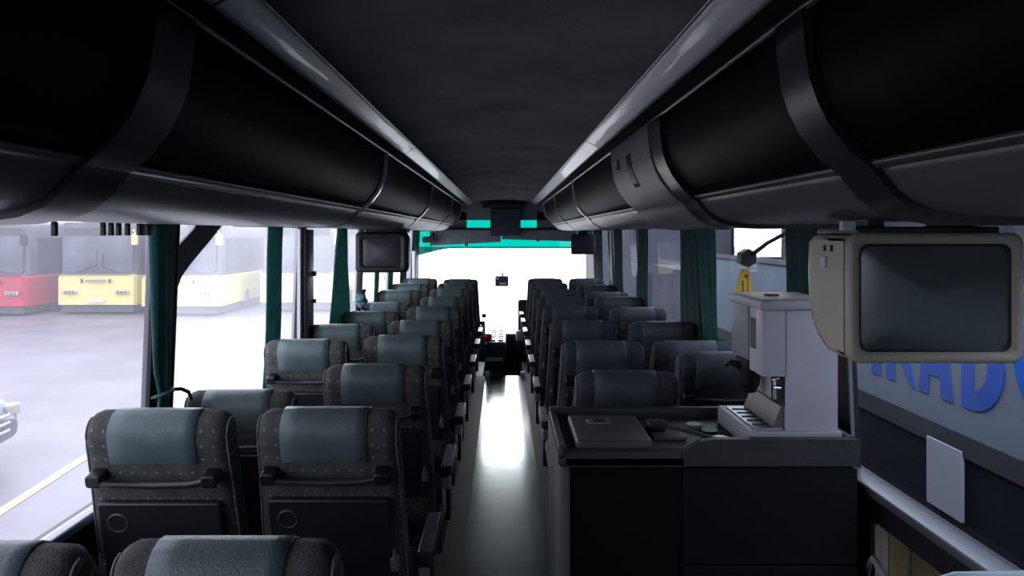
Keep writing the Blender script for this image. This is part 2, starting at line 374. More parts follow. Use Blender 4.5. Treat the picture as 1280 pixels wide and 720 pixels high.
# ------------------------------------------------------------------ luggage racks
PR = [(-0.512, 0.345), (-0.516, 0.29), (-0.523, 0.24), (-0.535, 0.205), (-0.550, 0.175), (-0.583, 0.132), (-0.614, 0.107)]
BL = [(-0.618, 0.104), (-0.630, 0.088), (-0.648, 0.066), (-0.672, 0.047), (-0.705, 0.034), (-0.76, 0.026), (-0.85, 0.0235), (-1.0, 0.026), (-1.165, 0.0295)]
def side_pt(side, p): return (p[0], H(p[1])) if side < 0 else (-p[0]-0.045, H(p[1]))
def sweep(side, prof, ys, out=0.0, th=0.01, squeeze=None):
    """sweep a section along y; closed solid between offset out and out-th"""
    pts = [Vector(side_pt(side, p)) for p in prof]; n = len(pts); off = []; inn = []
    for i, p in enumerate(pts):
        d = (pts[min(i+1, n-1)] - pts[max(i-1, 0)]).normalized()
        nrm = Vector((-d.y, d.x)) if side > 0 else Vector((d.y, -d.x))
        if nrm.y > 0 and abs(nrm.y) > abs(nrm.x): nrm = -nrm
        tow = Vector((1, 0)) if side < 0 else Vector((-1, 0))
        if nrm.dot(tow + Vector((0, -0.8))) < 0: nrm = -nrm
        off.append(p + nrm*out); inn.append(p + nrm*(out-th))
    ring = off + inn[::-1]
    mb = MB(); rings = []
    for y in ys:
        s = squeeze(y) if squeeze else 1
        xw = -1.165 if side < 0 else 1.12
        rings.append([(xw+(q.x-xw)*s, y, q.y) for q in ring])
    mb.loft(rings, True, True)
    return mb
def front_round(y):
    if y < 8.3: return 1
    t = min(1, (y-8.3)/1.25); return math.sqrt(max(0.02, 1-t*t*0.98))
for side in (-1, 1):
    sn = 'left' if side < 0 else 'right'
    rk = thing('luggage_rack', 'dark overhead luggage rack running along the %s side of the coach' % sn, 'luggage rack', (0, 0, 0))
    ys = [-1.28] + [8.3+1.25*i/12 for i in range(13)]
    sweep(side, BL, ys, 0, 0.012, front_round).build('belly', rackbelly, rk)
    # back box so nothing shows through
    mb = sweep(side, [PR[-1], (-0.70, 0.12), (-1.165, 0.12)], [-1.28, 8.6], 0, 0.012); mb.build('shelf', black, rk)
    top = [(-0.474, 0.372), (-0.488, 0.36), (-0.500, 0.352), (-0.505, 0.349)]
    sweep(side, top, ys[:1]+[8.7], 0, 0.02).build('cornice', mat('cornice_black', (0.006, 0.006, 0.006), 0.85, spec=0.08), rk)
    sweep(side, [(-0.503, 0.352), (-0.507, 0.348), (-0.511, 0.344)], [-1.28, 9.1], 0.005, 0.012).build('top_rail', mat('rack_rail', (0.16, 0.15, 0.15), 0.3, 0.5), rk)
    sweep(side, [(-0.608, 0.112), (-0.614, 0.107), (-0.619, 0.102)], [-1.28, 8.6], 0.006, 0.012).build('bottom_lip', mat('rack_lip', (0.12, 0.115, 0.11), 0.35, 0.3), rk)
    if side < 0:
        wide = [(1.04, 1.17)]; thin = [3.10, 5.10, 7.10, 8.60]; doors = [(-1.2, 1.04), (1.17, 3.09), (3.13, 5.09), (5.13, 7.09), (7.13, 8.55)]
    else:
        wide = [(1.10, 1.21), (2.12, 2.26)]; thin = [4.86, 6.64, 8.4]; doors = [(-1.2, 1.10), (1.21, 2.12), (3.06, 4.85), (4.89, 6.63), (6.67, 8.38)]
    for (a, b) in doors:
        sweep(side, PR, [a+0.004, b-0.004], 0.0, 0.008).build('locker_door', blackgloss, rk)
    sweep(side, PR + BL[:5], [8.62+0.93*i/8 for i in range(9)], 0, 0.01, front_round).build('end_cap', darkgrey, rk)
    for (a, b) in wide:
        m = 0.5*(a+b)
        sweep(side, PR + BL, [a, b], 0.012, 0.02).build('divider_band', mat('divider_dark', (0.035, 0.034, 0.036), 0.3), rk)
    for y in thin:
        sweep(side, PR + BL[:2], [y, y+0.030], 0.010, 0.018).build('divider_strip', mat('divider_bright', (0.9, 0.9, 0.92), 0.35, coat=1.0), rk)
        sweep(side, BL[1:], [y, y+0.010], 0.003, 0.008).build('belly_seam', black, rk)
    if side > 0:
        sp = sweep(side, PR + BL[:6], [2.27, 3.05], 0.016, 0.02).build('service_panel', mat('service_panel', (0.22, 0.205, 0.20), 0.45), rk)
        pts = [side_pt(1, p) for p in PR[1:4]]
        sweep(side, PR[1:5], [2.60, 2.68], 0.0185, 0.004).build('slot', black, sp)
        MB().disc((0.466-0.012, 2.86, H(0.27)), 0.022, 'x', 0.02).build('knob', dullmetal, sp)

# curtain gliders hanging off the left rack
gm = black
k = 0
for (y, w) in ((1.80, .012), (2.02, .01), (2.06, .012), (2.10, .012), (2.15, .012), (2.22, .03), (2.27, .03)):
    g = MB().rbox(-1.135, -1.120, y, y+w, H(-0.008), H(0.028), 0.004).tube([(-1.128, y+w/2, H(0.02)), (-1.128, y+w/2, H(0.036))], 0.004, 6).build('curtain_glider', gm)
    tag(g, 'small black curtain glider under the left luggage rack', 'curtain glider', 'curtain gliders above the rear left window')

# ------------------------------------------------------------------ seats
def loop_profile():
    """closed (y,z) loop of the backrest section; z up from the hinge, y=rear negative"""
    back = [(-0.045, -0.06), (-0.050, 0.05), (-0.050, 0.2), (-0.048, 0.35), (-0.048, 0.48), (-0.052, 0.56), (-0.056, 0.61)]
    top = []
    for i in range(1, 8):
        a = PI - PI*i/8
        top.append((0.004+0.06*cos(a), 0.618+0.062*sin(a)))
    front = [(0.064, 0.61), (0.060, 0.56), (0.040, 0.48), (0.040, 0.35), (0.052, 0.2), (0.058, 0.05), (0.050, -0.06)]
    return back + top + front
LP = loop_profile(); NB = 7
def hw(z): return 0.200 + 0.022*max(0, (0.60-z))/0.6
def spt(x_n, j, off=0.0):
    """point on the backrest surface; x_n in -1..1"""
    y, z = LP[j]
    n = len(LP); p0 = LP[max(0, j-1)]; p1 = LP[min(n-1, j+1)]
    d = Vector((p1[0]-p0[0], p1[1]-p0[1])).normalized(); nv = Vector((-d.y, d.x))
    w = hw(z); x = x_n*w; r = 0.045
    e = max(0, (abs(x)-(w-r))/r); k = math.sqrt(max(0, 1-e**2.4)) if e < 1 else 0
    yy = 0.003 + (y-0.003)*(0.30+0.70*k)
    dz = -0.045*(1-k)*max(0, (z-0.45)/0.23)
    return (x, yy+nv.x*off, z+dz+nv.y*off)
XN = [-1, -0.985, -0.95, -0.90, -0.84, -0.7, -0.45, -0.2, 0, 0.2, 0.45, 0.7, 0.84, 0.90, 0.95, 0.985, 1]
def back_parts(teal_m, fab_m, root_name='seat'):
    parts = {}
    mb = MB(); rings = [[spt(x, j) for j in range(len(LP))] for x in XN]; mb.loft(rings, True, True)
    parts['shell'] = mb
    mb = MB(); xs = [-0.64, -0.63, -0.4, -0.2, 0, 0.2, 0.4, 0.57, 0.58]
    js = list(range(4, 17))
    g = [[spt(x, j, 0.0045 if 0 < i < len(xs)-1 else 0.0) for j in js] for i, x in enumerate(xs)]
    # start of the pad at 0.10 below the top
    for row in g:
        a, b = row[0], row[1]; row[0] = tuple(a[q]+(b[q]-a[q])*0.85 for q in range(3))
        row[0] = (row[0][0], row[0][1]+0.0035, row[0][2]-0.001)
    mb.loft(g, False, True, closed=False)
    parts['pad'] = mb
    for s in (-1, 1):
        parts['piping%d' % s] = MB().tube([Vector(spt(s*0.972, j)) + Vector((s*0.001, -0.002, 0.002)) for j in range(0, 12)], 0.0032, 6)
    return parts
Q = back_parts(tealhead, fabric)
P0 = {}
def mesh_of(mb, name, m, bevel=0):
    o = mb.build(name, m, bevel=bevel); return o
def make_seat(studded, aisle_side):
    """aisle_side: +1 armrest on the right, -1 on the left, 0 none"""
    root = thing('coach_seat', 'x', 'seat')
    back = Q['shell'].build('backrest', fabric if studded else fabricB, root, (0, 0, 0.45))
    Q['pad'].build('headrest_pad', tealhead if studded else tealheadB, back)
    for s in (-1, 1): Q['piping%d' % s].build('piping', pipem, back)
    # grab handle
    mb = MB(); yb = -0.050
    mb.tube([(-0.145, yb-0.034, 0.515), (-0.14, yb-0.036, 0.509), (0, yb-0.037, 0.505), (0.10, yb-0.036, 0.507), (0.145, yb-0.034, 0.517)], 0.0105, 10)
    h = mb.build('grab_handle', handm, back)
    for s in (-1, 1):
        MB().rbox(s*0.158-0.022, s*0.158+0.022, yb-0.046, yb+0.004, 0.500, 0.536, 0.01, axis='y').build('handle_mount', black, back)
    # folding table with cup ring
    mb = MB(); mb.rbox(-0.172, 0.172, yb-0.020, yb+0.004, 0.13, 0.437, 0.014, axis='y')
    tb = mb.build('folding_table', traym, back)
    mb = MB(); n = 20
    for (r0, r1) in ((0.024, 0.028),):
        rings = []
        for k in range(n+1):
            a = 2*PI*k/n
            rings.append([(-0.118+r0*cos(a), yb-0.021, 0.375+r0*sin(a)), (-0.118+r1*cos(a), yb-0.024, 0.375+r1*sin(a)), (-0.118+(r1+0.003)*cos(a), yb-0.020, 0.375+(r1+0.003)*sin(a))])
        mb.loft(rings, False, True, closed=False)
    mb.build('cup_ring', mat('cup_ring', (0.05, 0.055, 0.065), 0.4), back)
    for s in (-1, 1):
        mb = MB(); mb.rbox(s*0.182-0.012, s*0.182+0.012, yb-0.022, yb, 0.20, 0.245, 0.006, axis='y'); mb.tube([(s*0.182, yb-0.02, 0.235), (s*0.182, yb-0.02, 0.275)], [0.008, 0.003], 8)
        mb.build('table_latch', dullmetal, back)
    # cushion
    mb = MB(); rings = []
    for i in range(11):
        u = i/10; y = 0.05 + 0.40*u
        e = math.sqrt(max(0.0, 1-(2*abs(u-0.5))**6)); zt = 0.44 + 0.035*e; zb = 0.34
        rings.append([(-0.205, y, zb+0.02), (-0.20, y, zt-0.02), (-0.17, y, zt), (0, y, zt-0.012), (0.17, y, zt), (0.20, y, zt-0.02), (0.205, y, zb+0.02), (0.19, y, zb), (-0.19, y, zb)])
    mb.loft(rings, True, True); mb.build('seat_cushion', cushm, root)
    MB().rbox(-0.20, 0.20, 0.0, 0.42, 0.26, 0.345, 0.02).build('seat_frame', black, root)
    for s in (-1, 1):
        MB().box(s*0.16-0.015, s*0.16+0.015, 0.08, 0.36, 0.0, 0.27).build('leg', dullmetal if s == aisle_side else black, root, bevel=0.005)
    if aisle_side:
        s = aisle_side; x = s*0.262
        MB().rbox(x-0.024, x+0.024, -0.06, 0.26, 0.615, 0.655, 0.014).build('armrest', handm, root)
        mb = MB(); mb.add([(x-0.01, -0.03, 0.62), (x+0.01, -0.03, 0.62), (x+0.01, 0.10, 0.62), (x-0.01, 0.10, 0.62),
                          (x-0.01, 0.02, 0.40), (x+0.01, 0.02, 0.40), (x+0.01, 0.12, 0.40), (x-0.01, 0.12, 0.40)],
                         [(0,1,2,3),(4,5,6,7),(0,1,5,4),(1,2,6,5),(2,3,7,6),(3,0,4,7)])
        mb.build('armrest_bracket', black, root)
        MB().rbox(s*0.222-0.012, s*0.222+0.02, -0.04, 0.36, 0.28, 0.41, 0.02, axis='x').build('side_cover', darkgrey, root)
        MB().rbox(x-0.016, x+0.016, -0.072, -0.058, 0.565, 0.612, 0.006, axis='y').build('hinge_cap', dullmetal, root)
        mb = MB(); mb.tube([(s*0.246, -0.05, 0.60), (s*0.25, -0.035, 0.54), (s*0.25, -0.01, 0.47), (s*0.245, 0.03, 0.42)], [0.006, 0.008, 0.008, 0.006], 8)
        mb.build('recline_lever', whiteplastic, root)
    return root
LEN = 0.68
used = {}
def place_seat(studded, aisle_side, x, ztop, h, label, group):
    key = (studded, aisle_side)
    c = max(-1, min(0.995, (1.17-h)/LEN)); th = math.acos(c)
    if key not in used:
        r = make_seat(studded, aisle_side); used[key] = r
    else:
        r = copy_tree(used[key])
    r.location = (x, ztop + LEN*sin(th), 0.005)
    for ch in r.children:
        if ch.name.startswith('backrest'): ch.rotation_euler = (th, 0, 0)
    r['label'] = label; r['group'] = group
ords = ['first', 'second', 'third', 'fourth', 'fifth', 'sixth', 'seventh', 'eighth', 'ninth', 'tenth']
LA = [(1.28, .575), (2.05, .512), (2.8, .526), (3.6, .527), (4.35, .546), (5.15, .55), (6.0, .553), (6.8, .546), (7.6, .546), (8.3, .55)]
LW = [(1.28, .585), (2.02, .508), (2.62, .597), (3.46, .527), (4.2, .550), (5.1, .575), (5.8, .580), (6.55, .535), (7.3, .530), (8.1, .525)]
RA = [(2.78, .552), (3.47, .54), (4.3, .54), (5.17, .54), (5.95, .545), (6.8, .545), (7.6, .543), (8.3, .541)]
RW = [(3.08, .525), (3.58, .556), (4.26, .54), (5.06, .54), (5.9, .54), (6.55, .555), (7.3, .54), (8.2, .535)]
for i, (z, h) in enumerate(LA):
    place_seat(True, 1, -0.50, z, h, 'studded seat with teal headrest, %s from the rear beside the aisle, left side' % ords[i], 'left aisle seats')
for i, (z, h) in enumerate(LW):
    place_seat(True, 0, -0.965 if i < 3 else -0.952, z, h, 'studded seat with teal headrest, %s from the rear against the left windows' % ords[i], 'left window seats')
for i, (z, h) in enumerate(RA):
    place_seat(False, -1, 0.475, z, h, 'shade-darkened coach seat, %s beyond the galley counter beside the aisle, right side' % ords[i], 'right aisle seats')
for i, (z, h) in enumerate(RW):
    place_seat(False, 0, 0.942, z, h, 'shade-darkened coach seat, %s beyond the galley counter against the right windows' % ords[i], 'right window seats')

# ------------------------------------------------------------------ curtains
def curtain(side, yc, wtop, wbot, z0, z1, label, m, folds=4, inset=0.03, shift=0.0, tie=None, midw=None, depth=0.010, x=None):
    t = thing('curtain', label, 'curtain', (0, yc, 0))
    mb = MB(); n = folds*8; rows = 24; g = []
    for r in range(rows+1):
        v = r/rows; z = z0+(z1-z0)*v
        w = wbot+(wtop-wbot)*v
        if midw: w += (midw-0.5*(wtop+wbot))*sin(PI*v)
        if tie is not None:
            w *= 1-0.55*math.exp(-((z-tie)/0.06)**2)
        row = []
        for i in range(n+1):
            u = i/n
            y = (u-0.5)*w + shift*(1-v)
            bx = (wx(side, z) if x is None else x)
            row.append((bx - side*(inset + depth*sin(u*folds*2*PI+0.6*sin(v*5)) ), y, z))
        g.append(row)
    mb.loft(g, False, True, closed=False)
    o = mb.build('drape', m, t)
    md = o.modifiers.new('Solidify', 'SOLIDIFY'); md.thickness = 0.004
    if tie is not None:
        w = 0.5*(wtop+wbot)*0.5
        mb = MB(); bx = wx(side, tie)-side*inset
        pts = [(bx+0.036*cos(a), w*0.62*sin(a)+shift*(1-(tie-z0)/(z1-z0)), tie+0.01*cos(a)) for a in [2*PI*k/16 for k in range(17)]]
        mb.tube(pts, 0.006, 6); mb.build('tie_band', m, t)
    return t
curtain(-1, 2.39, 0.12, 0.14, 0.84, H(0.03), 'narrow teal curtain tied beside the rear left pillar', teal, 2, 0.022, shift=0.09, tie=H(-0.55))
curtain(-1, 3.62, 0.235, 0.24, 0.84, H(0.03), 'straight teal curtain hanging left of the thin metal pillar', teal, 2, 0.022, depth=0.009)
curtain(-1, 5.1, 0.28, 0.75, 0.84, H(0.03), 'flared teal curtain gathered at its top on the left side', teal, 5, 0.022, shift=0.02)
curtain(-1, 6.55, 0.24, 0.20, 0.95, H(0.03), 'teal curtain seen below the far left monitor', teal, 2, 0.022)
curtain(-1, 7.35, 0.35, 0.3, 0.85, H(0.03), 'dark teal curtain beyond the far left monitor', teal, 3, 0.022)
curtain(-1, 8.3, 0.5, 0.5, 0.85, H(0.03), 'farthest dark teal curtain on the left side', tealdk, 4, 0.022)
tie = thing('curtain_tie', 'bunched teal curtain tied up against the left window', 'curtain tie', (-1.13, 5.72, 1.10))
mb = MB()
for k in range(4):
    a = k*1.5; mb.tube([(0, 0.0, 0.02), (0.015*cos(a), -0.05+0.02*k, 0.06-0.02*k), (0.02*cos(a), 0.03*sin(a)-0.02, -0.02), (0.0, 0.02*cos(a), -0.07)], [0.02, 0.034, 0.036, 0.016], 8)
mb.build('bunch', teal, tie)
MB().tube([(0, -0.03, -0.07), (0.02, 0.06, -0.10), (0.01, 0.16, -0.13)], 0.010, 6).build('hook', black, tie)
MB().tube([(-1.135, 2.60, H(-0.57)), (-1.12, 2.66, H(-0.56)), (-1.11, 2.70, H(-0.585)), (-1.11, 2.71, H(-0.61))], 0.006, 6)
hk = MB().tube([(-1.168, 2.50, H(-0.545)), (-1.14, 2.54, H(-0.55)), (-1.13, 2.58, H(-0.57)), (-1.13, 2.60, H(-0.60))], 0.007, 6).build('curtain_hook', black)
tag(hk, 'small curved dark curtain hook on the rear left pillar', 'hook')
curtain(1, 4.02, 0.34, 0.34, 0.84, H(0.03), 'teal curtain hanging beside the second right pillar', mat('right_teal_curtain', (0.02, 0.085, 0.085), 0.85, var=0.2, vscale=12, trans=0.2), 3, 0.022)
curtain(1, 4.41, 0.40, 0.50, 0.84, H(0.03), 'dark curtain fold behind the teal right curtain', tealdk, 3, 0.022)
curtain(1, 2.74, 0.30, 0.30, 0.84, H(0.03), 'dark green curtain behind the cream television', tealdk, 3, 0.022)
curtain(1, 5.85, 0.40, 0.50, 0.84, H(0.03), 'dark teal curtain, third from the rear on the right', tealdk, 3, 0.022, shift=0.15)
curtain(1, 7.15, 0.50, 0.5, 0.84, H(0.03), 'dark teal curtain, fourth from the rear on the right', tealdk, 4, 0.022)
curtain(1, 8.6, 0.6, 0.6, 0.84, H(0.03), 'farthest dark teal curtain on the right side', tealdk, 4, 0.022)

# thin metal pole beside left pillar
pt = thing('window_post', 'upright grey metal post with a pale edge by the left windows', 'post', (-1.145, 4.16, 0.84))
MB().rbox(-0.02, 0.025, -0.07, 0.085, 0, 0.80, 0.01).build('post', mat('post_grey', (0.045, 0.045, 0.055), 0.4), pt)
MB().box(-0.018, 0.0, -0.115, -0.072, 0, 0.80).build('edge_strip', whiteplastic, pt)
MB().disc((0.03, 0.07, 0.54), 0.015, 'x', 0.02).build('stud', black, pt)
MB().disc((0.03, 0.07, 0.38), 0.012, 'x', 0.02).build('stud', black, pt)

# ------------------------------------------------------------------ near television
tv = thing('television', 'old cream tube television hung below the right luggage rack', 'television', (0.808, 1.34, H(-0.122)))
def rrect(w, h, r, y, cz=0, cx=0, n=6):
    out = []
    for sx, sz, st in ((1,1,0),(-1,1,1),(-1,-1,2),(1,-1,3)):
        for k in range(n+1):
            a = (st+k/n)*PI/2; out.append((cx+sx*(w-r)+r*cos(a), y, cz+sz*(h-r)+r*sin(a)))
    return out
W_, H_ = 0.163, 0.122
# bezel front ring: outer -> rounded -> recess
mb = MB()
mb.loft([rrect(W_-0.004, H_-0.004, 0.02, 0.03), rrect(W_, H_, 0.022, 0.02), rrect(W_, H_, 0.022, 0.006), rrect(W_-0.006, H_-0.006, 0.02, 0.0),
         rrect(0.147, 0.106, 0.014, 0.002), rrect(0.141, 0.100, 0.016, 0.010)], False, True)
mb.build('bezel', cream, tv)
mb = MB(); mb.loft([rrect(0.1425, 0.1015, 0.018, 0.008), rrect(0.137, 0.096, 0.02, 0.012)], False, True)
mb.build('screen_surround', black, tv)
mb = MB(); rings = [rrect(0.139*s, 0.098*s, 0.022*s, 0.012-0.005*(1-s*s)) for s in (1, 0.85, 0.7, 0.5, 0.3, 0.1, 0.01)]
mb.loft(rings, True, True); mb.build('screen', screen, tv)
mb = MB()   # body: side profile with round lower back
prof = [(0.03, 0.118), (0.165, 0.118), (0.19, 0.105), (0.195, 0.04), (0.19, -0.01), (0.175, -0.055), (0.145, -0.09), (0.10, -0.113), (0.03, -0.118)]
rings = []
for (xx, s) in ((-W_+0.001, 0.90), (-W_+0.001+0.0, 0.97), (-W_+0.012, 1.0), (W_-0.012, 1.0), (W_-0.001, 0.97)):
    rings.append([(xx, 0.02+(y-0.02)*s, z*s) for y, z in prof])
mb.loft(rings, True, True); mb.build('casing', cream, tv)
mb = MB()
MB().rbox(-0.166, -0.161, 0.10, 0.125, 0.052, 0.075, 0.003, axis='x').build('side_reflection', whiteplastic, tv)  # white patch stands in for a window reflected on the casing
for y in (0.075, 0.105): MB().rbox(-0.1655, -0.160, y, y+0.006, 0.085, 0.098, 0.002, axis='x').build('vent_slot', black, tv)
MB().rbox(-0.14, 0.13, 0.02, 0.20, 0.118, 0.134, 0.006).build('mounting_plate', black, tv)
for xb in (-0.11, 0.07): MB().box(xb, xb+0.03, 0.04, 0.16, 0.130, 0.148).build('bracket', black, tv)
lb = MB().rbox(0.640, 0.665, 1.36, 1.375, H(0.004), H(0.022), 0.002, axis='y').build('rack_label', whiteplastic); tag(lb, 'small pale sticker under the rack above the cream television', 'sticker')

# far monitor on the left
tv2 = thing('monitor', 'black tube monitor hung below the left luggage rack', 'monitor', (-0.815, 4.8, H(-0.13)))
W2, H2 = 0.178, 0.135
mb = MB(); mb.loft([rrect(W2-0.008, H2-0.008, 0.03, 0.03), rrect(W2, H2, 0.03, 0.015), rrect(W2-0.006, H2-0.006, 0.028, 0.0), rrect(0.135, 0.10, 0.02, 0.004), rrect(0.126, 0.093, 0.02, 0.012)], False, True)
mb.build('bezel', black, tv2)
mb = MB(); mb.loft([rrect(0.127*s, 0.094*s, 0.02*s, 0.011-0.010*(1-s*s), 0, -0.0) for s in (1, 0.8, 0.5, 0.2, 0.01)], True, True); mb.build('screen', screenfar, tv2)
mb = MB(); mb.loft([rrect(W2-0.008, H2-0.008, 0.03, 0.03), rrect(W2-0.008, H2-0.01, 0.04, 0.16), rrect(W2-0.05, H2-0.05, 0.05, 0.33)], True, True); mb.build('casing', black, tv2)
MB().rbox(-0.12, 0.16, 0.03, 0.22, 0.13, 0.158, 0.01).build('bracket', black, tv2)
tv3 = thing('monitor', 'small dark monitor at the front right above the far seats', 'monitor', (0.97, 9.0, H(-0.12)))
MB().rbox(-0.13, 0.17, 0, 0.03, -0.15, 0.10, 0.03, axis='y').build('bezel', mat('far_monitor_case', (0.02, 0.022, 0.03), 0.5), tv3)
MB().rbox(-0.10, 0.14, -0.006, 0.002, -0.12, 0.07, 0.02, axis='y').build('screen', mat('far_monitor_screen', (0.03, 0.034, 0.045), 0.4), tv3)
MB().rbox(-0.10, 0.14, 0.03, 0.2, -0.13, 0.09, 0.03, axis='y').build('casing', black, tv3)
MB().rbox(-0.04, 0.08, 0.03, 0.12, 0.09, 0.15, 0.01).build('bracket', black, tv3)

# ------------------------------------------------------------------ galley counter
gc = thing('galley_counter', 'dark grey galley counter standing right of the aisle', 'counter', (0, 0, 0.005))
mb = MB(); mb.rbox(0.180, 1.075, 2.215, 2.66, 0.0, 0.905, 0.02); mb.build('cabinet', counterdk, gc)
mb = MB(); mb.rbox(0.163, 0.205, 2.205, 2.67, 0.0, 0.935, 0.018); mb.build('side_panel', mat('counter_side', (0.12, 0.115, 0.12), 0.5), gc)
mb = MB()   # shallow tray top: floor and rims, front rim steps down on the left
mb.rbox(0.165, 1.085, 2.20, 2.675, 0.895, 0.935, 0.02)
mb.build('worktop', counterm, gc)
mb = MB(); mb.rbox(0.165, 1.085, 2.645, 2.675, 0.92, 0.972, 0.012)
mb.rbox(0.165, 0.19, 2.20, 2.67, 0.92, 0.962, 0.012)
mb.rbox(1.06, 1.085, 2.20, 2.67, 0.92, 0.985, 0.012)
mb.build('rim', counterm, gc)
mb = MB()
poly = [(0.55, 0.905), (1.085, 0.905), (1.085, 0.985), (0.64, 0.985), (0.60, 0.978), (0.56, 0.955), (0.545, 0.94)]
mb.prism(poly, 'y', 2.195, 2.222); mb.build('front_rim', counterm, gc, bevel=0.006)
mb = MB()
mb.prism([(2.20, 0.90), (2.20, 0.925), (2.21, 0.942), (2.23, 0.948), (2.24, 0.935)], 'x', 0.19, 0.56); mb.build('front_lip', counterm, gc)
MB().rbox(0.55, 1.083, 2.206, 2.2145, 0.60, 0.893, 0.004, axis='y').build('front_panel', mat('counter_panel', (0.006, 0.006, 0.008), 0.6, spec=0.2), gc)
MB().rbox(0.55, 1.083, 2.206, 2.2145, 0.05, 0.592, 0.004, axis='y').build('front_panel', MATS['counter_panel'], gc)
ld = MB().rbox(0.225, 0.465, 2.235, 2.56, 0.935, 0.968, 0.02).build('lid', mat('lid_grey', (0.065, 0.065, 0.075), 0.45), gc)
MB().rbox(0.285, 0.365, 2.44, 2.49, 0.966, 0.971, 0.004).build('lid_slot', dullmetal, ld)
MB().rbox(0.305, 0.345, 2.45, 2.48, 0.970, 0.973, 0.003).build('lid_latch', black, ld)
mb = MB()
MB().rbox(0.49, 0.60, 2.36, 2.50, 0.934, 0.945, 0.02).build('sunken_plate', counterlt, gc)
# cable and odds on the counter
cb = MB().tube([(0.50, 2.44, 0.965), (0.54, 2.42, 0.972), (0.60, 2.38, 0.966), (0.68, 2.33, 0.956), (0.74, 2.30, 0.95)], 0.006, 6).rbox(0.485, 0.545, 2.42, 2.47, 0.950, 0.985, 0.012).build('power_cable', black); tag(cb, 'black plug and cable lying on the galley counter', 'cable')
for k, (x, y) in enumerate(((0.66, 2.50), (0.69, 2.42), (0.70, 2.33))):
    mb = MB(); mb.tube([(0, 0, 0), (0, 0, 0.014), (0, 0, 0.018)], [0.024, 0.028, 0.027], 16)
    c = mb.build('cup_ring_holder', dullmetal if k != 1 else black, None, (x, y, 0.9402)); c.name = 'cup_lid'
    tag(c, ['small grey round lid on the counter, farthest of three', 'small black round lid on the counter between two grey ones', 'small grey round lid on the counter, nearest of three'][k], 'lid', 'round lids on the counter')
# ------------------------------------------------------------------ coffee machine
cm = thing('coffee_machine', 'pale grey coffee machine standing on the galley counter', 'coffee machine', (0, 2.25, 0.944))
MB().rbox(0.765, 1.052, -0.015, 0.33, -0.003, 0.058, 0.006).build('base', mat('machine_base', (0.30, 0.30, 0.33), 0.45), cm)
MB().rbox(0.785, 0.875, 0.01, 0.30, 0.057, 0.062, 0.006).build('drip_tray', dullmetal, cm)
mb = MB()
for k in range(5): mb.rbox(0.795, 0.868, 0.05+k*0.05, 0.062+k*0.05, 0.061, 0.065, 0.002)
mb.build('drip_grate', darkgrey, cm)
MB().rbox(0.882, 1.045, 0.0, 0.30, 0.055, 0.434, 0.006).build('body', machine, cm)
mb = MB(); mb.rbox(0.808, 0.8805, 0.0, 0.06, 0.226, 0.434, 0.004); mb.build('head', machine, cm)
mb = MB(); mb.box(0.812, 0.8815, 0.06, 0.13, 0.226, 0.30).box(0.812, 0.8815, 0.06, 0.13, 0.400, 0.434).box(0.812, 0.8815, 0.125, 0.13, 0.30, 0.40); mb.build('head_frame', machine, cm)
MB().box(0.835, 0.8815, 0.061, 0.124, 0.30, 0.40).build('recess', darkgrey, cm)
MB().rbox(0.806, 0.8815, 0.131, 0.30, 0.255, 0.434, 0.004).build('water_tank', machinegrey, cm)
MB().rbox(0.798, 1.052, -0.008, 0.31, 0.435, 0.462, 0.008).build('top_cover', machine, cm)
MB().rbox(0.815, 1.03, 0.02, 0.29, 0.462, 0.467, 0.006).build('top_mat', machinetop, cm)
MB().rbox(0.87, 0.91, 0.13, 0.16, 0.466, 0.474, 0.005).build('top_button', mat('dark_red', (0.12, 0.03, 0.03), 0.5), cm)
mb = MB(); mb.tube([(0.885, 0.03, 0.185), (0.850, 0.03, 0.185)], 0.009).tube([(0.858, 0.03, 0.215), (0.858, 0.03, 0.150)], [0.006, 0.008]).tube([(0.845, 0.03, 0.21), (0.87, 0.03, 0.215)], 0.005); mb.build('tap', mat('chrome', (0.7, 0.7, 0.7), 0.15, 1.0), cm)
MB().box(0.8795, 0.8825, 0.01, 0.12, 0.13, 0.224).build('tap_plate', black, cm)
MB().prism([(0.882, 0.058), (0.882, 0.13), (0.872, 0.13), (0.846, 0.068), (0.846, 0.058)], 'y', 0.015, 0.29).build('splash_guard', mat('splash_grey', (0.10, 0.095, 0.095), 0.4), cm)
mb = MB(); mb.tube([(0.835, 0.20, 0.135), (0.835, 0.20, 0.16), (0.835, 0.20, 0.235), (0.835, 0.20, 0.253)], [0.02, 0.032, 0.045, 0.045], 16).tube([(0.80, 0.19, 0.225), (0.765, 0.18, 0.24), (0.745, 0.175, 0.228)], [0.014, 0.010, 0.006], 8); mb.build('filter_basket', black, cm)

# ------------------------------------------------------------------ yellow tag and holder on right window
hd = thing('hammer_holder', 'black angular holder on a thin arm by the right window', 'holder', (1.112, 3.30, H(-0.115)))
mb = MB(); hexa = [(0.040*cos(PI/6+k*PI/3), 0.042*sin(PI/6+k*PI/3)) for k in range(6)]
mb.prism(hexa, 'y', -0.03, 0.03); mb.build('body', black, hd, bevel=0.004)
MB().tube([(0.02, -0.03, 0.02), (0.02, -0.20, 0.07), (0.02, -0.40, 0.112)], 0.009, 8).build('arm', black, hd)
MB().rbox(0.02, 0.055, 0.02, 0.026, -0.068, -0.056, 0.003, axis='y').build('side_tab', whiteplastic, hd)
MB().rbox(0.01, 0.052, 0.02, 0.026, -0.050, -0.036, 0.003, axis='y').build('side_tab', whiteplastic, hd)
yt = thing('window_tag', 'yellow rounded tag with dark red marks hanging by the right window', 'tag', (1.112, 3.33, H(-0.165)), 0.15)
